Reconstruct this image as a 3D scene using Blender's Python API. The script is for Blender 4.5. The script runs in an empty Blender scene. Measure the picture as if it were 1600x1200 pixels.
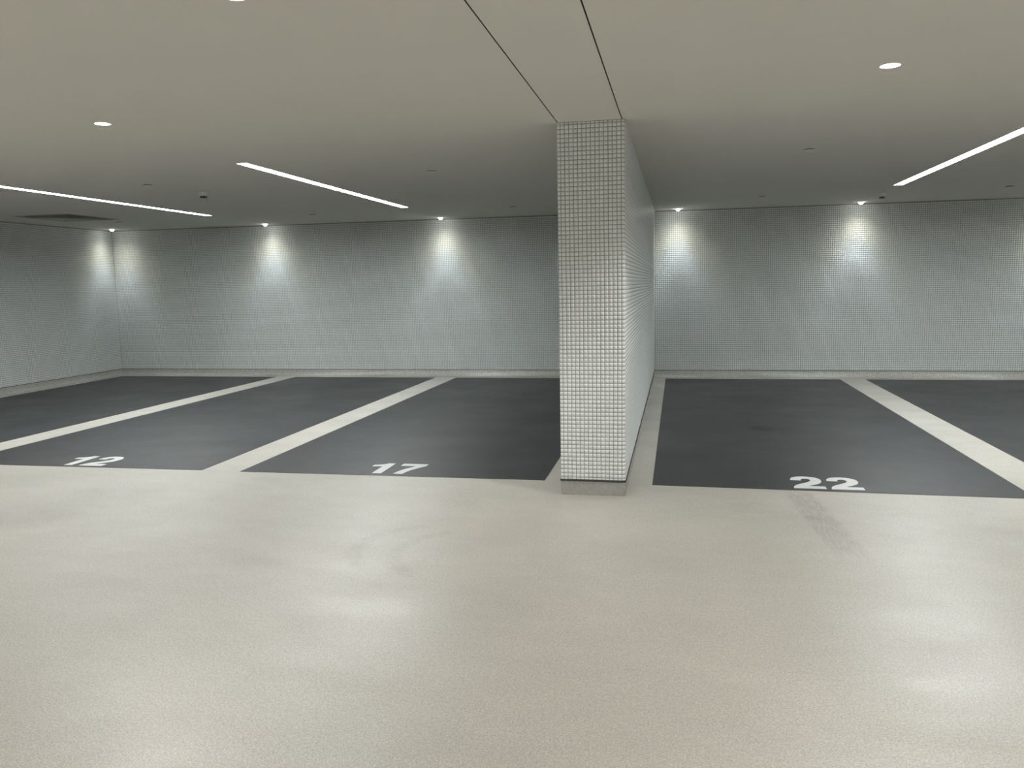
import bpy, math, random
import numpy as np
from mathutils import Vector, Matrix
from mathutils.geometry import delaunay_2d_cdt

random.seed(7)
rng = np.random.default_rng(7)
sc = bpy.context.scene
COL = sc.collection

# ------------------------------------------------------------------ camera
F_PX = 1255.4                      # focal length in pixels of a 1600-wide frame
YAW, PITCH, ROLL, CAM_H = 0.2041, 0.12324, -0.01926, 1.3946
cy_, sy_ = math.cos(YAW), math.sin(YAW)
fw = Vector((-sy_ * math.cos(PITCH), cy_ * math.cos(PITCH), -math.sin(PITCH)))
rt = Vector((cy_, sy_, 0)); up = rt.cross(fw)
r2 = math.cos(ROLL) * rt + math.sin(ROLL) * up
u2 = -math.sin(ROLL) * rt + math.cos(ROLL) * up
cam_data = bpy.data.cameras.new('camera')
cam_data.sensor_width = 36.0
cam_data.lens = F_PX / 1600 * 36.0
cam_data.clip_start = 0.05
cam = bpy.data.objects.new('camera', cam_data)
cam.matrix_world = Matrix(((r2.x, u2.x, -fw.x, 0), (r2.y, u2.y, -fw.y, 0), (r2.z, u2.z, -fw.z, CAM_H), (0, 0, 0, 1)))
COL.objects.link(cam)
sc.camera = cam

# ------------------------------------------------------------------ world, exposure
world = bpy.data.worlds.new('world'); sc.world = world
world.use_nodes = True
world.node_tree.nodes['Background'].inputs[0].default_value = (0, 0, 0, 1)
world.node_tree.nodes['Background'].inputs[1].default_value = 0.0
sc.view_settings.view_transform = 'Standard'
sc.view_settings.look = 'None'
sc.view_settings.gamma = 1.0
sc.view_settings.use_curve_mapping = False
sc.view_settings.exposure = 0.0
try:
    sc.cycles.max_bounces = 10
    sc.cycles.diffuse_bounces = 8
    sc.cycles.glossy_bounces = 3
    sc.cycles.sample_clamp_indirect = 4.0
    sc.cycles.use_denoising = True
except Exception:
    pass

# lamp settings (all lamps of the room are built further down with these)
LINEAR_STRENGTH = 90.0             # luminous diffuser of the long recessed lights
AISLE_WATT = 67.0                 # round downlights over the aisle
WALL_WATT = 68.0                   # small round downlights along the wall

# ------------------------------------------------------------------ measures (metres)
H = 2.40                           # ceiling
D = 11.925                         # back wall
XL, XR = -9.198, 7.75              # left and right wall
YN = -7.2                          # wall behind the camera
S = 0.104                          # lower edge of the mosaic
P = 0.0273                         # mosaic pitch
G = 0.0042                         # joint width
PXL, PXR, PYF = -0.7533, -0.3269, 5.1794   # pillar
BAY_BACK, BAY_FRONT = 11.75, 5.515

# ------------------------------------------------------------------ helpers
def link(o, parent=None):
    COL.objects.link(o)
    if parent is not None:
        o.parent = parent
    return o

def mesh_obj(name, verts, faces, mat, parent=None, smooth=False):
    me = bpy.data.meshes.new(name)
    me.from_pydata([tuple(v) for v in verts], [], faces)
    me.update()
    if mat: me.materials.append(mat)
    if smooth:
        me.polygons.foreach_set('use_smooth', [True] * len(me.polygons))
    return link(bpy.data.objects.new(name, me), parent)

def tag(o, label=None, cat=None, group=None, kind=None):
    if label: o['label'] = label
    if cat: o['category'] = cat
    if group: o['group'] = group
    if kind: o['kind'] = kind
    return o

def empty(name, loc):
    e = bpy.data.objects.new(name, None)
    e.empty_display_size = 0.05
    e.location = loc
    return link(e)

def box_geo(x0, x1, y0, y1, z0, z1):
    v = [(x0, y0, z0), (x1, y0, z0), (x1, y1, z0), (x0, y1, z0), (x0, y0, z1), (x1, y0, z1), (x1, y1, z1), (x0, y1, z1)]
    f = [(0, 3, 2, 1), (4, 5, 6, 7), (0, 1, 5, 4), (1, 2, 6, 5), (2, 3, 7, 6), (3, 0, 4, 7)]
    return v, f

def join_geo(parts):
    V, Fc = [], []
    for v, f in parts:
        b = len(V); V += list(v); Fc += [tuple(i + b for i in q) for q in f]
    return V, Fc

def lathe_geo(profile, n=40, cap_start=False, cap_end=False):
    V, Fc = [], []
    for r, z in profile:
        for k in range(n):
            a = 2 * math.pi * k / n
            V.append((r * math.cos(a), r * math.sin(a), z))
    for i in range(len(profile) - 1):
        for k in range(n):
            k2 = (k + 1) % n
            Fc.append((i * n + k, i * n + k2, (i + 1) * n + k2, (i + 1) * n + k))
    if cap_start: Fc.append(tuple(range(n - 1, -1, -1)))
    if cap_end: Fc.append(tuple((len(profile) - 1) * n + k for k in range(n)))
    return V, Fc

def sweep_geo(path, profile, sides):
    """profile (d, z): d is the offset to the given side of the path; mitred at the corners, with end caps."""
    n = len(path); V, Fc = [], []
    nor = []
    for i in range(n - 1):
        t = (Vector(path[i + 1]) - Vector(path[i])).normalized()
        nor.append(Vector((t.y, -t.x)) * sides)
    mit = []
    for i in range(n):
        if i == 0: m = nor[0]
        elif i == n - 1: m = nor[-1]
        else:
            m = nor[i - 1] + nor[i]; m = m / (m.dot(nor[i]))
        mit.append(m)
    k = len(profile)
    for i in range(n - 1):                       # every straight run keeps its own vertices, so corners stay crisp
        b = len(V)
        L = (Vector(path[i + 1]) - Vector(path[i])).length
        steps = max(1, int(L / 0.5))
        for q in range(steps + 1):
            t = q / steps
            for d, z in profile:
                a = Vector(path[i]) + mit[i] * d; e = Vector(path[i + 1]) + mit[i + 1] * d
                V.append((a.x + (e.x - a.x) * t, a.y + (e.y - a.y) * t, z))
        for q in range(steps):
            for j in range(k - 1):
                a, c = b + q * k + j, b + (q + 1) * k + j
                Fc.append((a, c, c + 1, a + 1) if sides > 0 else (a, a + 1, c + 1, c))
    return V, Fc

# ------------------------------------------------------------------ materials
def nodes_of(name):
    m = bpy.data.materials.new(name); m.use_nodes = True
    nt = m.node_tree
    return m, nt, nt.nodes, nt.links, nt.nodes['Principled BSDF']

def N(nt, kind, **kw):
    n = nt.nodes.new(kind)
    for k, v in kw.items():
        setattr(n, k, v)
    return n

def math_n(nt, op, a, b=None, c=None, clamp=False):
    n = N(nt, 'ShaderNodeMath', operation=op, use_clamp=clamp)
    for i, x in enumerate((a, b, c)):
        if x is None: continue
        if isinstance(x, (int, float)): n.inputs[i].default_value = x
        else: nt.links.new(x, n.inputs[i])
    return n.outputs[0]

def maprange(nt, x, a, b, c, d, smooth=False):
    n = N(nt, 'ShaderNodeMapRange', clamp=True)
    if smooth: n.interpolation_type = 'SMOOTHSTEP'
    nt.links.new(x, n.inputs[0])
    for i, v in enumerate((a, b, c, d)): n.inputs[i + 1].default_value = v
    return n.outputs[0]

def noise(nt, vec, scale, detail=2.0, rough=0.5, sx=1, sy=1, sz=1):
    if (sx, sy, sz) != (1, 1, 1):
        mp = N(nt, 'ShaderNodeMapping'); mp.inputs['Scale'].default_value = (sx, sy, sz)
        nt.links.new(vec, mp.inputs[0]); vec = mp.outputs[0]
    n = N(nt, 'ShaderNodeTexNoise'); n.inputs['Scale'].default_value = scale
    n.inputs['Detail'].default_value = detail; n.inputs['Roughness'].default_value = rough
    nt.links.new(vec, n.inputs['Vector'])
    return n.outputs['Fac']

def scaled_colour(nt, rgb, fac):
    n = N(nt, 'ShaderNodeVectorMath', operation='SCALE')
    n.inputs[0].default_value = rgb
    nt.links.new(fac, n.inputs['Scale'])
    return n.outputs[0]

def bump(nt, bs, h, strength, dist):
    b = N(nt, 'ShaderNodeBump'); b.inputs['Strength'].default_value = strength; b.inputs['Distance'].default_value = dist
    nt.links.new(h, b.inputs['Height']); nt.links.new(b.outputs[0], bs.inputs['Normal'])

def world_pos(nt):
    return N(nt, 'ShaderNodeNewGeometry').outputs['Position']

def plain(name, rgb, rough=0.6, spec=0.4, metal=0.0, grain=0.0, grain_scale=60):
    m, nt, nd, lk, bs = nodes_of(name)
    pos = world_pos(nt)
    f = maprange(nt, noise(nt, pos, grain_scale, 3), 0.3, 0.7, 1 - grain, 1 + grain)
    lk.new(scaled_colour(nt, rgb, f), bs.inputs['Base Color'])
    bs.inputs['Roughness'].default_value = rough
    bs.inputs['Specular IOR Level'].default_value = spec
    bs.inputs['Metallic'].default_value = metal
    return m

def make_floor_mat(name, rgb, rough0, speck=1.0, marks=True, lumps=0.5, grain=150.0):
    m, nt, nd, lk, bs = nodes_of(name)
    pos = world_pos(nt)
    fine = maprange(nt, noise(nt, pos, grain, 3, 0.7), 0.32, 0.68, 1 - 0.30 * speck, 1 + 0.22 * speck)
    grit = maprange(nt, noise(nt, pos, 210, 1), 0.26, 0.36, 1 - 0.34 * speck, 1.0)
    broad = maprange(nt, noise(nt, pos, 0.8, 5, 0.6, 1, 1.3, 1), 0.3, 0.7, 0.94, 1.05)
    streak = maprange(nt, noise(nt, pos, 5.0, 6, 0.75, 0.8, 1.7, 1), 0.3, 0.7, 0.965, 1.03)
    fac = math_n(nt, 'MULTIPLY', math_n(nt, 'MULTIPLY', fine, grit), math_n(nt, 'MULTIPLY', broad, streak))
    fac = math_n(nt, 'MULTIPLY', fac, maprange(nt, noise(nt, pos, 55, 2, 0.6), 0.3, 0.7, 0.93, 1.06))
    if marks:
        # a faint tyre track leaving one bay and two curved scuffs in the aisle
        sep = N(nt, 'ShaderNodeSeparateXYZ'); lk.new(pos, sep.inputs[0])
        X, Y = sep.outputs[0], sep.outputs[1]
        cx = math_n(nt, 'ADD', math_n(nt, 'MULTIPLY', Y, -0.075), 1.19)      # centre line of the track
        off = math_n(nt, 'ABSOLUTE', math_n(nt, 'SUBTRACT', X, cx))
        band = maprange(nt, off, 0.06, 0.11, 1, 0, True)
        band = math_n(nt, 'MULTIPLY', band, maprange(nt, Y, 3.9, 4.6, 0, 1, True))
        band = math_n(nt, 'MULTIPLY', band, maprange(nt, Y, 5.35, 5.5, 1, 0))
        ribs = maprange(nt, noise(nt, pos, 1.0, 2, 0.6, 75, 9, 1), 0.38, 0.6, 0.25, 1)
        fac = math_n(nt, 'MULTIPLY', fac, maprange(nt, math_n(nt, 'MULTIPLY', band, ribs), 0, 1, 1.0, 0.76))
        for (ax, ay, rad) in ((-1.27, 3.98, 0.42), (-1.05, 3.93, 0.40)):
            dx = math_n(nt, 'SUBTRACT', X, ax); dy = math_n(nt, 'SUBTRACT', Y, ay)
            rr = math_n(nt, 'SQRT', math_n(nt, 'ADD', math_n(nt, 'MULTIPLY', dx, dx), math_n(nt, 'MULTIPLY', dy, dy)))
            ring = maprange(nt, math_n(nt, 'ABSOLUTE', math_n(nt, 'SUBTRACT', rr, rad)), 0.02, 0.06, 1, 0, True)
            ring = math_n(nt, 'MULTIPLY', ring, maprange(nt, dx, -0.28, -0.1, 1, 0, True))
            ring = math_n(nt, 'MULTIPLY', ring, maprange(nt, noise(nt, pos, 14, 3), 0.35, 0.6, 0.2, 1))
            fac = math_n(nt, 'MULTIPLY', fac, maprange(nt, ring, 0, 1, 1.0, 0.9))
    lk.new(scaled_colour(nt, rgb, fac), bs.inputs['Base Color'])
    rl = maprange(nt, noise(nt, pos, 1.5, 6, 0.68, 0.8, 1.5, 1), 0.36, 0.66, rough0 - 0.093, rough0 + 0.12)
    lk.new(rl, bs.inputs['Roughness'])
    bs.inputs['Specular IOR Level'].default_value = 0.62
    h = math_n(nt, 'ADD', noise(nt, pos, 170, 2, 0.6), math_n(nt, 'MULTIPLY', noise(nt, pos, 40, 2), lumps))
    bump(nt, bs, h, 0.45, 0.0022)
    return m

M = {}
M['floor'] = make_floor_mat('beige_floor_coating', (0.555, 0.532, 0.482), 0.38)
M['cove'] = make_floor_mat('coved_skirting_coating', (0.41, 0.40, 0.37), 0.39, 1.6, False, 2.5, 95.0)
_b = M['cove'].node_tree.nodes['Principled BSDF']
_b.inputs['Coat Weight'].default_value = 0.7; _b.inputs['Coat Roughness'].default_value = 0.14
for _l in list(_b.inputs['Normal'].links): M['cove'].node_tree.links.new(_l.from_socket, _b.inputs['Coat Normal'])

def make_bay_mat():
    m, nt, nd, lk, bs = nodes_of('dark_grey_bay_coating')
    pos = world_pos(nt)
    fine = maprange(nt, noise(nt, pos, 240, 2, 0.6), 0.34, 0.66, 0.9, 1.08)
    broad = maprange(nt, noise(nt, pos, 0.9, 5, 0.6), 0.3, 0.7, 0.90, 1.10)
    scuff = maprange(nt, noise(nt, pos, 4, 6, 0.75, 0.8, 1.3, 1), 0.60, 0.76, 1.0, 1.25)
    dark = maprange(nt, noise(nt, pos, 1.6, 3, 0.5, 0.8, 1.5, 1), 0.24, 0.33, 0.84, 1.0)
    f = math_n(nt, 'MULTIPLY', math_n(nt, 'MULTIPLY', fine, broad), math_n(nt, 'MULTIPLY', scuff, dark))
    # one oily dark patch in bay 22
    sep = N(nt, 'ShaderNodeSeparateXYZ'); lk.new(pos, sep.inputs[0])
    dx = math_n(nt, 'DIVIDE', math_n(nt, 'SUBTRACT', sep.outputs[0], 0.78), 0.13)
    dy = math_n(nt, 'DIVIDE', math_n(nt, 'SUBTRACT', sep.outputs[1], 7.78), 0.16)
    d2 = math_n(nt, 'ADD', math_n(nt, 'MULTIPLY', dx, dx), math_n(nt, 'MULTIPLY', dy, dy))
    f = math_n(nt, 'MULTIPLY', f, maprange(nt, d2, 0.4, 1.2, 0.30, 1.0, True))
    lk.new(scaled_colour(nt, (0.0345, 0.0365, 0.0385), f), bs.inputs['Base Color'])
    lk.new(maprange(nt, noise(nt, pos, 1.2, 5, 0.6), 0.3, 0.7, 0.42, 0.53), bs.inputs['Roughness'])
    bs.inputs['Specular IOR Level'].default_value = 0.5
    bump(nt, bs, noise(nt, pos, 200, 2), 0.3, 0.0015)
    return m
M['bay'] = make_bay_mat()
M['paint'] = plain('white_marking_paint', (0.74, 0.75, 0.75), 0.5, 0.4, grain=0.05, grain_scale=90)
M['ceiling'] = plain('matt_ceiling_paint', (0.70, 0.685, 0.645), 0.9, 0.15, grain=0.008, grain_scale=3)
M['grout'] = plain('grey_grout', (0.33, 0.325, 0.305), 0.85, 0.2, grain=0.08, grain_scale=40)
M['gap_tone'] = plain('dark_gap_tone', (0.07, 0.07, 0.068), 0.7, 0.3)  # dark grey: painted shade under the tile edge, also lines the ceiling gaps
M['fixture'] = plain('white_powder_coat', (0.72, 0.71, 0.68), 0.45, 0.4)
M['reflector'] = plain('white_lamp_reflector', (0.85, 0.85, 0.83), 0.3, 0.5)
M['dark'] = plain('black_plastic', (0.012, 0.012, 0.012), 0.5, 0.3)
M['void'] = plain('dark_duct_metal', (0.09, 0.09, 0.09), 0.7, 0.3)
M['louvre'] = plain('grey_louvre_metal', (0.40, 0.40, 0.38), 0.45, 0.4)
M['plaster'] = plain('pale_wall_paint', (0.60, 0.60, 0.57), 0.8, 0.2, grain=0.02)

def make_tile_mat():
    m, nt, nd, lk, bs = nodes_of('glazed_mosaic_tile')
    at = N(nt, 'ShaderNodeAttribute'); at.attribute_name = 'tint'
    f = maprange(nt, at.outputs['Fac'], 0, 1, 0.94, 1.04)
    lk.new(scaled_colour(nt, (0.75, 0.785, 0.785), f), bs.inputs['Base Color'])
    bs.inputs['Roughness'].default_value = 0.32
    bs.inputs['Specular IOR Level'].default_value = 0.5
    return m
M['tile'] = make_tile_mat()

def emission(name, rgb, strength):
    m = bpy.data.materials.new(name); m.use_nodes = True
    nt = m.node_tree; nt.nodes.clear()
    e = N(nt, 'ShaderNodeEmission'); e.inputs[0].default_value = (*rgb, 1); e.inputs[1].default_value = strength
    o = N(nt, 'ShaderNodeOutputMaterial'); nt.links.new(e.outputs[0], o.inputs[0])
    return m
M['linear'] = emission('lit_linear_diffuser', (0.955, 1.0, 1.0), LINEAR_STRENGTH)
M['lens'] = emission('lit_downlight_lens', (1.0, 0.985, 0.94), 40.0)

# ------------------------------------------------------------------ mosaic builder
def bounds(a, b, first):
    """piece limits between a and b: a first cut piece, then full pieces, then the rest."""
    out, x = [], a
    nx = a + first
    while x < b - 1e-4:
        e = min(nx, b)
        if e - x > G * 1.6:
            out.append((x, e))
        x = e; nx = e + P
    return out

def mosaic_geo(us, vs, org, U, V, depth=0.0016, cham=0.0007):
    us = np.array(us); vs = np.array(vs)
    u0, v0 = np.meshgrid(us[:, 0], vs[:, 0]); u1, v1 = np.meshgrid(us[:, 1], vs[:, 1])
    g = G / 2
    u0, u1, v0, v1 = (u0 + g).ravel(), (u1 - g).ravel(), (v0 + g).ravel(), (v1 - g).ravel()
    n = len(u0)
    U = np.array(U, float); V = np.array(V, float); Nn = np.cross(U, V); org = np.array(org, float)
    C = np.empty((n, 8, 3))
    tilt = rng.normal(0, 0.00005, (n, 2))
    for k, (a, b) in enumerate(((u0, v0), (u1, v0), (u1, v1), (u0, v1))):
        su = (-1, 1, 1, -1)[k]; sv = (-1, -1, 1, 1)[k]
        base = org + np.outer(a, U) + np.outer(b, V)
        C[:, k] = base - 0.0006 * Nn
        top = org + np.outer(a - su * cham, U) + np.outer(b - sv * cham, V)
        C[:, 4 + k] = top + np.outer(depth + su * tilt[:, 0] + sv * tilt[:, 1], Nn)
    quad = np.array([[4, 5, 6, 7], [0, 1, 5, 4], [1, 2, 6, 5], [2, 3, 7, 6], [3, 0, 4, 7]])
    Fq = (np.arange(n)[:, None, None] * 8 + quad[None]).reshape(-1, 4)
    tint = np.repeat(np.clip(rng.normal(0.55, 0.22, n), 0, 1), 5)
    return C.reshape(-1, 3), Fq, tint

def quick_mesh(name, V, Fq, tint, mat):
    me = bpy.data.meshes.new(name)
    nf = len(Fq)
    me.vertices.add(len(V)); me.vertices.foreach_set('co', np.ascontiguousarray(V, dtype=np.float32).ravel())
    me.loops.add(nf * 4); me.loops.foreach_set('vertex_index', np.ascontiguousarray(Fq, dtype=np.int32).ravel())
    me.polygons.add(nf); me.polygons.foreach_set('loop_start', np.arange(0, nf * 4, 4, dtype=np.int32))
    me.update(calc_edges=True)
    a = me.attributes.new('tint', 'FLOAT', 'FACE'); a.data.foreach_set('value', np.ascontiguousarray(tint, dtype=np.float32))
    me.materials.append(mat)
    me.validate()
    return me

def mosaic(name, parent, pieces):
    Vs, Fs, Ts, b = [], [], [], 0
    for V, Fq, t in pieces:
        Vs.append(V); Fs.append(Fq + b); Ts.append(t); b += len(V)
    me = quick_mesh(name, np.concatenate(Vs), np.concatenate(Fs), np.concatenate(Ts), M['tile'])
    o = link(bpy.data.objects.new(name, me), parent)
    o['kind'] = 'stuff'
    return o

# ------------------------------------------------------------------ setting: floor and walls
v, f = box_geo(XL - 0.2, XR + 0.2, YN - 0.2, D + 0.2, -0.15, 0.0)
tag(mesh_obj('floor', v, f, M['floor']), 'beige speckled coated floor of the parking aisle', kind='structure')

def struct_box(name, a, mat, label):
    v, f = box_geo(*a)
    return tag(mesh_obj(name, v, f, mat), label, kind='structure')

wall_back = struct_box('wall_back', (XL - 0.2, XR + 0.2, D + 0.0016, D + 0.2, 0, H), M['grout'], 'pale grey mosaic back wall behind the parking bays')
wall_left = struct_box('wall_left', (XL - 0.2, XL - 0.0016, YN - 0.2, D + 0.0016, 0, H), M['grout'], 'pale grey mosaic side wall at the left end')
struct_box('wall_right', (XR, XR + 0.2, YN - 0.2, D + 0.0016, 0, H), M['plaster'], 'pale side wall beyond the right edge')
struct_box('wall_front', (XL - 0.0016, XR, YN - 0.2, YN, 0, H), M['plaster'], 'pale wall behind the viewpoint')

rows = bounds(S, H - 0.012, P * 0.6)
cols_back = bounds(XL, PXL, P * 0.5) + bounds(PXR, XR, P * 0.6)
# org sits on the grout plane; U x V points into the room
mosaic('mosaic_tiles', wall_back, [mosaic_geo(cols_back, rows, (0, D + 0.0016, 0), (1, 0, 0), (0, 0, 1))])
cols_left = bounds(4.0, D, P * 0.7)
mosaic('mosaic_tiles', wall_left, [mosaic_geo([(a, b) for a, b in cols_left], rows, (XL - 0.0016, 0, 0), (0, 1, 0), (0, 0, 1))])

# coved skirting (floor coating turned up the wall)
COVE = [(-0.006, 0.098), (0.0005, 0.0965), (0.002, 0.090), (0.004, 0.065), (0.010, 0.044), (0.020, 0.027), (0.034, 0.014), (0.052, 0.006), (0.078, 0.002), (0.10, -0.002)]
GAP_SHADE = [(-0.0012, 0.106), (-0.0008, 0.092)]  # flat dark strip: shade of the tile-to-skirting gap put into colour
def skirting(name, path, side, label, parent=None):
    v, f = sweep_geo(path, COVE, side)
    o = mesh_obj(name, v, f, M['cove'], parent, True)
    v, f = sweep_geo(path, GAP_SHADE, side)
    if parent is None:
        tag(o, label, kind='structure')
        mesh_obj('painted_gap_shade', v, f, M['gap_tone'], o)
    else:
        mesh_obj('painted_gap_shade', v, f, M['gap_tone'], o)
    return o
skirting('baseboard_left', [(XL, YN), (XL, D)], 1, 'coved grey skirting at the foot of the left wall')
skirting('baseboard_back', [(XL, D), (PXL, D)], 1, 'coved grey skirting behind the bays left of the pillar')
skirting('baseboard_back', [(PXR, D), (XR, D)], 1, 'coved grey skirting behind the bays right of the pillar')

# ------------------------------------------------------------------ ceiling with real openings
LINEAR = [(-6.235, 6.05, 10.06), (-3.43, 6.04, 10.02), (2.37, 5.85, 9.72), (5.15, 5.85, 9.72)] + [(x, -5.9, -1.9) for x in (-6.235, -3.43, -0.54, 2.37, 5.15)]   # x, y from, y to
LW = 0.085
AISLE = [(-3.387, 4.388), (0.99, 4.286), (-1.50, 2.66), (-7.75, 4.39), (5.4, 4.3), (-5.9, 2.66), (2.9, 2.6), (7.0, 2.6),
         (-7.7, 0.75), (5.4, 0.75)]
AR = 0.046
WALLY = 11.70
WALL = [(-8.95, 11.62), (-6.30, WALLY), (-3.46, WALLY), (0.0, WALLY), (2.40, WALLY), (4.86, WALLY), (7.2, WALLY)]
WR = 0.036
VENT = (-8.50, -7.63, 9.12, 10.05)
JOINT_W = 0.006
JOINTS = [(PXL + 0.006, YN, PYF - 0.004), (PXR - 0.018, YN, PYF - 0.004)]

pts, edges, holes = [], [], []
def add_loop(loop):
    b = len(pts); n = len(loop)
    pts.extend(Vector(q) for q in loop)
    edges.extend((b + i, b + (i + 1) % n) for i in range(n))
def rect(x0, x1, y0, y1):
    return [(x0, y0), (x1, y0), (x1, y1), (x0, y1)]
add_loop(rect(XL - 0.1, XR + 0.1, YN - 0.1, D + 0.1))
for x, a, b in LINEAR:
    q = (x - LW / 2, x + LW / 2, a, b); add_loop(rect(*q)); holes.append(('r', q))
for x, a, b in JOINTS:
    q = (x - JOINT_W / 2, x + JOINT_W / 2, a, b); add_loop(rect(*q)); holes.append(('r', q))
add_loop(rect(*VENT)); holes.append(('r', VENT))
for lst, r in ((AISLE, AR), (WALL, WR)):
    for x, y in lst:
        add_loop([(x + r * math.cos(2 * math.pi * k / 40), y + r * math.sin(2 * math.pi * k / 40)) for k in range(40)])
        holes.append(('c', (x, y, r)))
cv, ce, cf, *_ = delaunay_2d_cdt(pts, edges, [], 0, 1e-6)
def in_hole(c):
    for k, q in holes:
        if k == 'r':
            if q[0] < c.x < q[1] and q[2] < c.y < q[3]: return True
        elif (c.x - q[0]) ** 2 + (c.y - q[1]) ** 2 < q[2] ** 2: return True
    return False
faces = []
for fc in cf:
    c = sum((cv[i] for i in fc), Vector((0, 0))) / len(fc)
    if not in_hole(c): faces.append(tuple(reversed(fc)))
ceiling = mesh_obj('ceiling', [(q.x, q.y, H) for q in cv], faces, M['ceiling'])
tag(ceiling, 'smooth matt warm grey ceiling over aisle and bays', kind='structure')
for x, a, b in JOINTS:
    w = JOINT_W / 2
    v = [(x - w, a, H), (x - w, a, H + .02), (x + w, a, H + .02), (x + w, a, H), (x - w, b, H), (x - w, b, H + .02), (x + w, b, H + .02), (x + w, b, H)]
    f = [(0, 4, 5, 1), (1, 5, 6, 2), (2, 6, 7, 3), (4, 7, 6, 5), (0, 1, 2, 3)]
    mesh_obj('shadow_gap', v, f, M['gap_tone'], ceiling)
v, f = box_geo(XL - 0.2, XR + 0.2, YN - 0.2, D + 0.2, H + 0.22, H + 0.4)
mesh_obj('slab', v, f, M['plaster'], ceiling)

# ------------------------------------------------------------------ the tiled pillar
pillar = empty('tiled_pillar', ((PXL + PXR) / 2, PYF + 0.2, 0))
tag(pillar, 'white mosaic tiled pillar wall between bays 17 and 22', 'pillar')
inv = Matrix.Translation(-Vector(pillar.location))
def to_pillar(o):
    o.parent = pillar; o.matrix_parent_inverse = inv
    return o
RC, SK = 0.014, 0.0016
def plan(off, seg=6, yb=D + 0.0016):
    """plan outline of the pillar, rounded front arrises, moved inward by off."""
    r = RC - off
    x0, x1, y0 = PXL + off, PXR - off, PYF + off
    out = [(x0, yb)]
    for k in range(seg + 1):
        a = math.pi + (math.pi / 2) * k / seg
        out.append((x0 + r + r * math.cos(a), y0 + r + r * math.sin(a)))
    for k in range(seg + 1):
        a = 1.5 * math.pi + (math.pi / 2) * k / seg
        out.append((x1 - r + r * math.cos(a), y0 + r + r * math.sin(a)))
    out.append((x1, yb))
    return out
o = plan(SK); n = len(o)
v = [(x, y, 0.0) for x, y in o] + [(x, y, H) for x, y in o]
f = [(i, (i + 1) % n, n + (i + 1) % n, n + i) for i in range(n)] + [tuple(range(n - 1, -1, -1)), tuple(range(n, 2 * n))]
to_pillar(mesh_obj('grout_core', v, f, M['grout']))
prow = bounds(S, H - 0.001, P * 0.55)
NC = 14
cc = (PXR - PXL - NC * P) / 2                       # width left for the corner tiles
fcol = [(PXL + cc + k * P, PXL + cc + (k + 1) * P) for k in range(NC)]
scol = bounds(PYF + cc, D, P)
# the 300 front tiles nearest the eye are pieces of their own, the others are joined
full = [k for k in range(len(prow)) if prow[k][1] - prow[k][0] > P * 0.99]
near = sorted(full, key=lambda k: abs((prow[k][0] + prow[k][1]) / 2 - CAM_H))[:21]
single = set(near)
rest = [prow[k] for k in range(len(prow)) if k not in single]
pieces = [mosaic_geo(fcol, rest, (0, PYF + SK, 0), (1, 0, 0), (0, 0, 1)),
          mosaic_geo(scol, prow, (PXR - SK, 0, 0), (0, 1, 0), (0, 0, 1)),
          mosaic_geo([(-b, -a) for a, b in scol], prow, (PXL + SK, 0, 0), (0, -1, 0), (0, 0, 1))]
# rounded corner tiles
def corner_profile(side, inset):
    r = RC; x = PXL if side < 0 else PXR; s = -side
    L = cc - G / 2 - inset
    out = [(x + s * L, PYF)]
    for k in range(6):
        a = (math.pi / 2) * k / 5
        out.append((x + s * (r - r * math.sin(a)), PYF + r - r * math.cos(a)))
    out.append((x, PYF + L))
    return out
for side in (-1, 1):
    V, Fq, T = [], [], []
    for z0, z1 in prow:
        z0 += G / 2; z1 -= G / 2
        b = len(V)
        pr = corner_profile(side, 0.0006); m = len(pr)
        cxm = PXL + cc if side < 0 else PXR - cc
        inn = []
        for (x, y) in corner_profile(side, 0.0):
            dx, dy = cxm - x, PYF + cc - y; l = math.hypot(dx, dy)
            inn.append((x + dx / l * 0.0024, y + dy / l * 0.0024))
        V += [(x, y, z0 + .0006) for x, y in pr] + [(x, y, z1 - .0006) for x, y in pr]
        V += [(x, y, z0) for x, y in inn] + [(x, y, z1) for x, y in inn]
        qs = []
        for i in range(m - 1):
            qs.append((i, i + 1, m + i + 1, m + i))
            qs.append((2 * m + i, 2 * m + i + 1, i + 1, i))
            qs.append((m + i, m + i + 1, 3 * m + i + 1, 3 * m + i))
        qs.append((2 * m, 0, m, 3 * m)); qs.append((m - 1, 3 * m - 1, 4 * m - 1, 2 * m - 1))
        if side < 0: qs = [tuple(reversed(q)) for q in qs]
        Fq += [tuple(b + i for i in q) for q in qs]
        T += [float(np.clip(rng.normal(0.6, 0.2), 0, 1))] * len(qs)
    pieces.append((np.array(V), np.array(Fq), np.array(T)))
mo = mosaic('mosaic_tiles', None, pieces); to_pillar(mo)
variants = []
for k in range(10):
    Vv, Fv, Tv = mosaic_geo([(-P / 2, P / 2)], [(-P / 2, P / 2)], (0, 0, 0), (1, 0, 0), (0, 0, 1))
    variants.append(quick_mesh('tile', Vv, Fv, Tv, M['tile']))
for k in sorted(near):
    zc = (prow[k][0] + prow[k][1]) / 2
    for a, b in fcol:
        t = bpy.data.objects.new('tile', random.choice(variants))
        t.location = ((a + b) / 2, PYF + SK, zc)
        link(t); to_pillar(t)
PCOVE = [(-0.008, 0.099), (-0.001, 0.0975), (0.0015, 0.090), (0.003, 0.065), (0.008, 0.042), (0.017, 0.024), (0.030, 0.011), (0.046, 0.0045), (0.07, 0.0015), (0.095, -0.002)]
pv, pf = sweep_geo([(PXL, D - 0.02), (PXL, PYF), (PXR, PYF), (PXR, D - 0.02)], PCOVE, -1)
sk = to_pillar(mesh_obj('skirting', pv, pf, M['cove'], None, True))
sk['label'] = 'grey speckled coved skirting'
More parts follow.
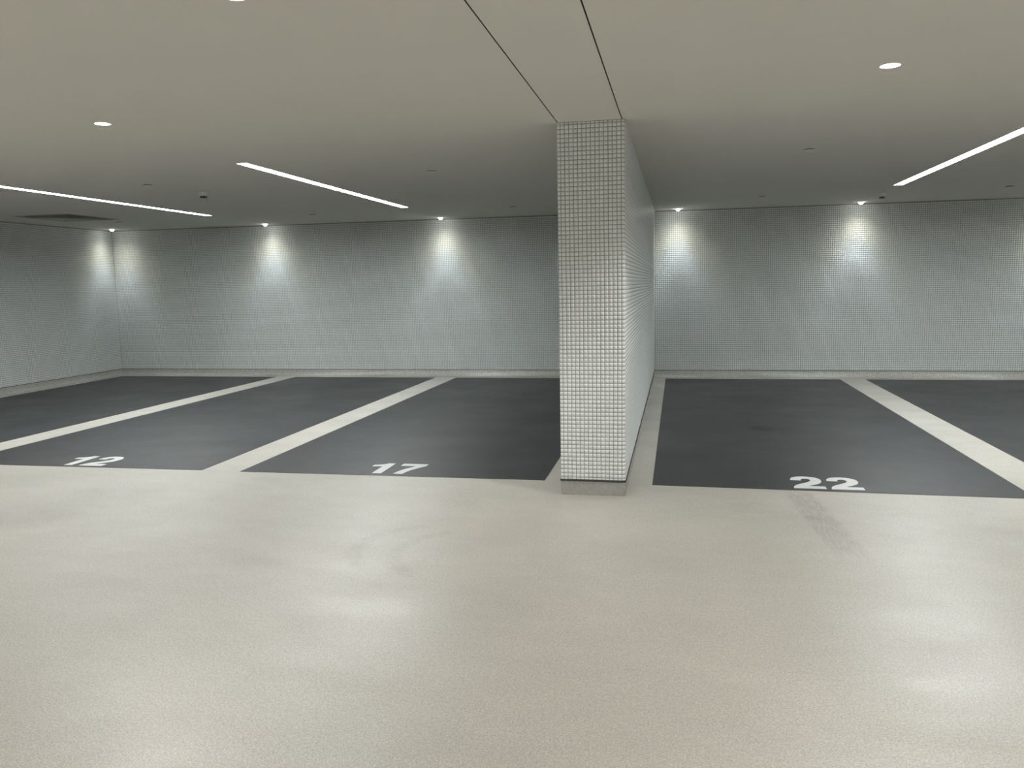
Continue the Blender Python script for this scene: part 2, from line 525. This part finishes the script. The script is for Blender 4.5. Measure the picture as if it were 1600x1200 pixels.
pv, pf = sweep_geo([(PXL, D - 0.02), (PXL, PYF), (PXR, PYF), (PXR, D - 0.02)], GAP_SHADE, -1)
to_pillar(mesh_obj('painted_gap_shade', pv, pf, M['gap_tone']))  # dark strip painting in the shade below the pillar tiles

# ------------------------------------------------------------------ parking bays and their numbers
def bez(p0, p1, p2, p3, n=10):
    out = []
    for k in range(1, n + 1):
        t = k / n; s = 1 - t
        out.append((s**3*p0[0] + 3*s*s*t*p1[0] + 3*s*t*t*p2[0] + t**3*p3[0], s**3*p0[1] + 3*s*s*t*p1[1] + 3*s*t*t*p2[1] + t**3*p3[1]))
    return out
def glyph(ch):
    if ch == '1':
        return [(.083, 0), (.154, 0), (.154, .335), (.100, .335), (.088, .312), (.062, .290), (.030, .276), (0, .270), (0, .216), (.083, .230)], .222
    if ch == '7':
        q = [(.028, 0), (.100, 0)]
        q += bez((.100, 0), (.108, .105), (.150, .190), (.204, .268), 10)
        q += [(.204, .335), (0, .335), (0, .262), (.128, .262)]
        q += bez((.128, .262), (.076, .185), (.036, .100), (.028, 0), 10)[:-1]
        return q, .215
    q = [(0, 0), (.208, 0), (.208, .068), (.098, .068)]
    q += bez((.098, .068), (.120, .090), (.148, .108), (.170, .132), 6)
    q += bez((.170, .132), (.194, .158), (.207, .192), (.207, .235), 8)
    q += bez((.207, .235), (.207, .302), (.168, .340), (.105, .340), 10)
    q += bez((.105, .340), (.042, .340), (.004, .300), (.004, .228), 10)
    q += [(.074, .222)]
    q += bez((.074, .222), (.074, .262), (.084, .278), (.106, .278), 8)
    q += bez((.106, .278), (.126, .278), (.136, .262), (.136, .238), 8)
    q += bez((.136, .238), (.136, .205), (.116, .182), (.086, .152), 8)
    q += bez((.086, .152), (.040, .108), (0, .075), (0, 0), 10)[:-1]
    return q, .240
def prism_geo(poly, z0, z1):
    n = len(poly)
    vv, ee = [Vector(q) for q in poly], [(i, (i + 1) % n) for i in range(n)]
    pv, _, pf, *_ = delaunay_2d_cdt(vv, ee, [tuple(range(n))], 1, 1e-7)
    m = len(pv)
    V = [(q.x, q.y, z1) for q in pv] + [(q[0], q[1], z0) for q in poly] + [(q[0], q[1], z1) for q in poly]
    Fc = [tuple(q) for q in pf]
    Fc += [(m + i, m + (i + 1) % n, m + n + (i + 1) % n, m + n + i) for i in range(n)]
    return V, Fc
BT = 0.0022
def bay(x0, x1, yl, yr, yb, label, number=None, nx=0, ny=0, xb=None):
    e = empty('parking_bay', ((x0 + x1) / 2, (yl + yr) / 2, 0))
    tag(e, label, 'parking bay', 'painted parking bays')
    cx, cy = (x0 + x1) / 2, (yl + yr) / 2
    v, f = prism_geo([(x0 - cx, yl - cy), (x1 - cx, yr - cy), (x1 - cx, yb - cy), ((x0 if xb is None else xb) - cx, yb - cy)], 0.0, BT)
    mesh_obj('coating', v, f, M['bay'], e)
    if number:
        x = nx
        for ch in number:
            g, adv = glyph(ch)
            v, f = prism_geo([(x + a - cx, ny + b - cy) for a, b in g], BT - 0.0005, BT + 0.0012)
            d = mesh_obj('digit', v, f, M['paint'], e)
            d['label'] = 'white painted digit ' + ch
            x += adv
    return e
bay(-8.87, -6.279, 5.50, 5.50, BAY_BACK, 'dark grey bay against the left wall, its front out of view', xb=-9.07)
bay(-5.942, -3.634, 5.50, 5.535, BAY_BACK, 'dark grey painted parking bay numbered 12', '12', -4.985, 5.562)
bay(-3.302, -0.922, 5.527, 5.545, BAY_BACK, 'dark grey painted parking bay numbered 17 left of the pillar', '17', -2.335, 5.598)
bay(-0.163, 2.214, 5.504, 5.45, BAY_BACK, 'dark grey painted parking bay numbered 22 right of the pillar', '22', 0.775, 5.532)
bay(2.549, 4.93, 5.45, 5.45, BAY_BACK, 'dark grey bay at the right edge, right of bay 22')
bay(5.27, 7.55, 5.45, 5.45, BAY_BACK, 'dark grey bay farthest right beside the end wall')

# ------------------------------------------------------------------ linear lights
def linear_light(x, a, b, label):
    e = empty('linear_light', (x, (a + b) / 2, H))
    tag(e, label, 'ceiling light', 'long recessed linear lights')
    w, h, L = LW / 2, 0.016, (b - a) / 2
    # open channel
    v = [(-w, -L, 0), (w, -L, 0), (w, L, 0), (-w, L, 0), (-w, -L, h), (w, -L, h), (w, L, h), (-w, L, h)]
    f = [(0, 1, 5, 4), (1, 2, 6, 5), (2, 3, 7, 6), (3, 0, 4, 7), (4, 5, 6, 7)]
    mesh_obj('channel', v, f, M['reflector'], e)
    t = 0.006
    parts = [box_geo(-w - t, -w, -L - t, L + t, -0.002, 0.0), box_geo(w, w + t, -L - t, L + t, -0.002, 0.0),
             box_geo(-w, w, -L - t, -L, -0.002, 0.0), box_geo(-w, w, L, L + t, -0.002, 0.0)]
    v, f = join_geo(parts)
    mesh_obj('trim', v, f, M['fixture'], e)
    g = 0.002
    v = [(-w + g, -L + g, 0.008), (-w + g, L - g, 0.008), (w - g, L - g, 0.008), (w - g, -L + g, 0.008)]
    v += [(q[0], q[1], 0.012) for q in v]
    f = [(0, 1, 2, 3), (7, 6, 5, 4), (0, 4, 5, 1), (1, 5, 6, 2), (2, 6, 7, 3), (3, 7, 4, 0)]
    d = mesh_obj('diffuser', v, f, M['linear'], e)
    d['label'] = 'glowing white diffuser'
linear_light(*LINEAR[0], 'long white ceiling light cut by the left edge')
linear_light(*LINEAR[1], 'long white ceiling light left of the pillar, wholly in view')
linear_light(*LINEAR[2], 'long white ceiling light right of the pillar, cut by the right edge')
linear_light(*LINEAR[3], 'long white ceiling light beyond the right edge')
for q in LINEAR[4:]:
    linear_light(*q, 'long white ceiling light over the bays behind the viewpoint')

# ------------------------------------------------------------------ round downlights
def beam_lamp(name, watt, core, edge, power, broad, radius, batwing=False):
    """spot lamp whose intensity and tint depend on the angle from its axis, like a measured LED beam."""
    ld = bpy.data.lights.new(name, 'SPOT')
    ld.energy = watt; ld.spot_size = math.radians(150); ld.spot_blend = 0.6
    ld.shadow_soft_size = radius
    ld.use_nodes = True
    nt = ld.node_tree
    em = nt.nodes.get('Emission')
    tc = N(nt, 'ShaderNodeTexCoord')
    sep = N(nt, 'ShaderNodeSeparateXYZ'); nt.links.new(tc.outputs['Normal'], sep.inputs[0])
    c = math_n(nt, 'ABSOLUTE', sep.outputs[2])
    pw = math_n(nt, 'POWER', c, power)
    if batwing:      # wide beam lens: dimmer straight down, strongest around 50 degrees, cut off beyond 70
        st = math_n(nt, 'MULTIPLY', maprange(nt, c, 0.60, 0.97, 1.60, 0.34, True), maprange(nt, c, 0.30, 0.52, 0, 1, True))
    else:
        st = math_n(nt, 'ADD', math_n(nt, 'MULTIPLY', pw, 1 - broad), math_n(nt, 'MULTIPLY', c, broad))
        st = math_n(nt, 'MULTIPLY', st, maprange(nt, c, 0.945, 0.995, 1.0, 0.36, True))
    nt.links.new(st, em.inputs['Strength'])
    mx = N(nt, 'ShaderNodeMix', data_type='RGBA')
    nt.links.new(maprange(nt, c, 0.82, 0.93, 0, 1, True), mx.inputs[0])
    mx.inputs[6].default_value = (*edge, 1); mx.inputs[7].default_value = (*core, 1)
    nt.links.new(mx.outputs[2], em.inputs['Color'])
    return ld
wall_lamp = beam_lamp('wall_downlight_lamp', WALL_WATT, (0.93, 1.0, 1.02), (1.0, 0.97, 0.80), 9.0, 0.06, 0.02)
aisle_lamp = beam_lamp('aisle_downlight_lamp', AISLE_WATT, (1.0, 0.985, 0.94), (1.0, 0.98, 0.93), 2.0, 0.85, 0.03, True)
MESHCACHE = {}
def downlight(x, y, r, lamp, label, group, dome=False):
    e = empty('downlight', (x, y, H))
    tag(e, label, 'downlight', group)
    if r not in MESHCACHE:
        def me(name, prof, mat, n=40, **k):
            v, f = lathe_geo(prof, n, **k)
            m = bpy.data.meshes.new(name); m.from_pydata(v, [], f); m.update(); m.materials.append(mat)
            m.polygons.foreach_set('use_smooth', [len(q.vertices) == 4 for q in m.polygons])
            return m
        MESHCACHE[r] = (me('trim_ring', [(r - 0.001, 0.0), (r - 0.001, -0.003), (r + 0.004, -0.0035), (r + 0.010, -0.001), (r + 0.0105, 0.0)], M['fixture']),
                        me('reflector', [(r, 0.0), (r * 0.9, 0.012), (r * 0.8, 0.022), (r * 0.8, 0.03)], M['reflector']),
                        me('lens', [(r * 0.79, 0.0215), (r * 0.79, -0.004), (r * 0.74, -0.014), (r * 0.60, -0.022), (r * 0.36, -0.028), (0.001, -0.030)] if dome else
                           [(r * 0.79, 0.0215), (r * 0.79, 0.012), (r * 0.72, 0.009), (r * 0.4, 0.008), (0.001, 0.0078)], M['lens']))
    for m in MESHCACHE[r]:
        link(bpy.data.objects.new(m.name.split('.')[0], m), e)
    l = bpy.data.objects.new('lamp', lamp); l.location = (0, 0, -0.055 if dome else -0.036)
    link(l, e)
    return e
AG, WG = 'round downlights over the aisle', 'small round downlights along the back wall'
al = ['round aisle downlight at upper left, before the long lights', 'round aisle downlight at upper right, above bay 22',
      'round aisle downlight cut by the top edge at left']
for i, (x, y) in enumerate(AISLE):
    downlight(x, y, AR, aisle_lamp, al[i] if i < 3 else 'round aisle downlight outside the picture', AG if i < 3 else 'aisle downlights outside the picture')
wl = ['small downlight in the far left wall corner', 'small wall downlight behind bay 12, second from the left corner',
      'small wall downlight behind bay 17, third from the left corner', 'small wall downlight in the corner right of the pillar',
      'small wall downlight above the right end of bay 22', 'small wall downlight just beyond the right edge', 'small wall downlight in the far right corner']
for i, (x, y) in enumerate(WALL):
    downlight(x, y, WR, wall_lamp, wl[i], WG, True)

# ------------------------------------------------------------------ sprinkler cover plates
def lathe_mesh(name, prof, mat, n=36, **k):
    v, f = lathe_geo(prof, n, **k)
    m = bpy.data.meshes.new(name); m.from_pydata(v, [], f); m.update(); m.materials.append(mat)
    return m
sp_plate = lathe_mesh('cover_plate', [(0.046, -0.005), (0.048, -0.006), (0.048, -0.0115), (0.045, -0.0125)], M['fixture'], cap_start=True, cap_end=True)
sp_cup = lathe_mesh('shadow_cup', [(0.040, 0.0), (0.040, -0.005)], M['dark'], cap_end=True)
SPR = [(-4.945, 6.967, 'near sprinkler cover plate between the two left long lights'), (-2.124, 6.964, 'near sprinkler cover plate between the whole long light and the pillar'),
       (1.005, 6.81, 'near sprinkler cover plate right of the pillar, below the aisle downlight'), (-2.10, 10.474, 'far sprinkler cover plate close to the pillar on its left'),
       (-7.923, 10.465, 'far sprinkler cover plate beside the ceiling vent'), (-4.911, 10.445, 'far sprinkler cover plate between two wall downlights at left'),
       (1.004, 10.408, 'far sprinkler cover plate between the pillar and the right detector'), (3.707, 10.345, 'far sprinkler cover plate at the right edge')]
for x, y, lab in SPR:
    e = empty('sprinkler_cover', (x, y, H))
    tag(e, lab, 'sprinkler', 'flush round sprinkler covers')
    link(bpy.data.objects.new('cover_plate', sp_plate), e); link(bpy.data.objects.new('shadow_cup', sp_cup), e)

# ------------------------------------------------------------------ smoke detectors
sd_base = lathe_mesh('base', [(0.052, 0.0), (0.053, -0.004), (0.052, -0.012), (0.049, -0.014)], M['fixture'], cap_start=True, cap_end=True)
sd_body = lathe_mesh('body', [(0.049, -0.014), (0.048, -0.024), (0.043, -0.036), (0.037, -0.040)], M['fixture'], cap_start=True, cap_end=True)
sd_cage = lathe_mesh('sensing_chamber', [(0.030, -0.040), (0.030, -0.052)], M['dark'], cap_start=True, cap_end=True)
sd_cap = lathe_mesh('cap', [(0.037, -0.052), (0.037, -0.054), (0.030, -0.058), (0.012, -0.060)], M['dark'], cap_start=True, cap_end=True)
vb, fb = box_geo(0.031, 0.037, -0.003, 0.003, -0.053, -0.039)
sd_rib = bpy.data.meshes.new('rib'); sd_rib.from_pydata(vb, [], fb); sd_rib.update(); sd_rib.materials.append(M['fixture'])
for x, y, lab in ((-4.80, 7.66, 'white smoke detector on the ceiling between the two left long lights'),
                  (2.41, 10.60, 'white smoke detector on the ceiling near the back wall at right')):
    e = empty('smoke_detector', (x, y, H)); tag(e, lab, 'detector', 'ceiling smoke detectors')
    for m in (sd_base, sd_body, sd_cap):
        link(bpy.data.objects.new(m.name, m), e)
    ch = link(bpy.data.objects.new('sensing_chamber', sd_cage), e)
    for k in range(8):
        rb = bpy.data.objects.new('rib', sd_rib); rb.rotation_euler.z = k * math.pi / 4 + 0.3; link(rb, ch)

# ------------------------------------------------------------------ square ceiling vent
vx0, vx1, vy0, vy1 = VENT
vent = empty('ceiling_vent', ((vx0 + vx1) / 2, (vy0 + vy1) / 2, H))
tag(vent, 'square louvred air vent in the ceiling at far left', 'vent')
hx, hy = (vx1 - vx0) / 2, (vy1 - vy0) / 2
def ring_geo(ax, ay, bx, by, za, zb, th):
    """square louvre ring between an outer edge (ax, ay, za) and an inner edge (bx, by, zb), th thick."""
    V = []
    for x, y, z in ((ax, ay, za), (bx, by, zb), (bx, by, zb + th), (ax, ay, za + th)):
        V += [(-x, -y, z), (x, -y, z), (x, y, z), (-x, y, z)]
    Fc = []
    for i in range(4):
        j = (i + 1) % 4
        for k in range(4):
            l = (k + 1) % 4
            Fc.append((i * 4 + k, j * 4 + k, j * 4 + l, i * 4 + l))
    return V, Fc
v, f = ring_geo(hx + 0.012, hy + 0.012, hx - 0.02, hy - 0.02, -0.004, -0.006, 0.004)
mesh_obj('frame', v, f, M['louvre'], vent)
v = [(-hx, -hy, 0), (hx, -hy, 0), (hx, hy, 0), (-hx, hy, 0), (-hx, -hy, .12), (hx, -hy, .12), (hx, hy, .12), (-hx, hy, .12)]
mesh_obj('duct_box', v, [(0, 1, 5, 4), (1, 2, 6, 5), (2, 3, 7, 6), (3, 0, 4, 7), (4, 5, 6, 7)], M['void'], vent)
for k in range(7):
    s = 1 - (k + 0.6) / 7.6
    ax, ay = (hx - 0.02) * s, (hy - 0.02) * s
    v, f = ring_geo(ax, ay, max(ax - 0.034, 0.004), max(ay - 0.034, 0.004), -0.010, 0.022, 0.002)
    mesh_obj('louvre', v, f, M['louvre'], vent)
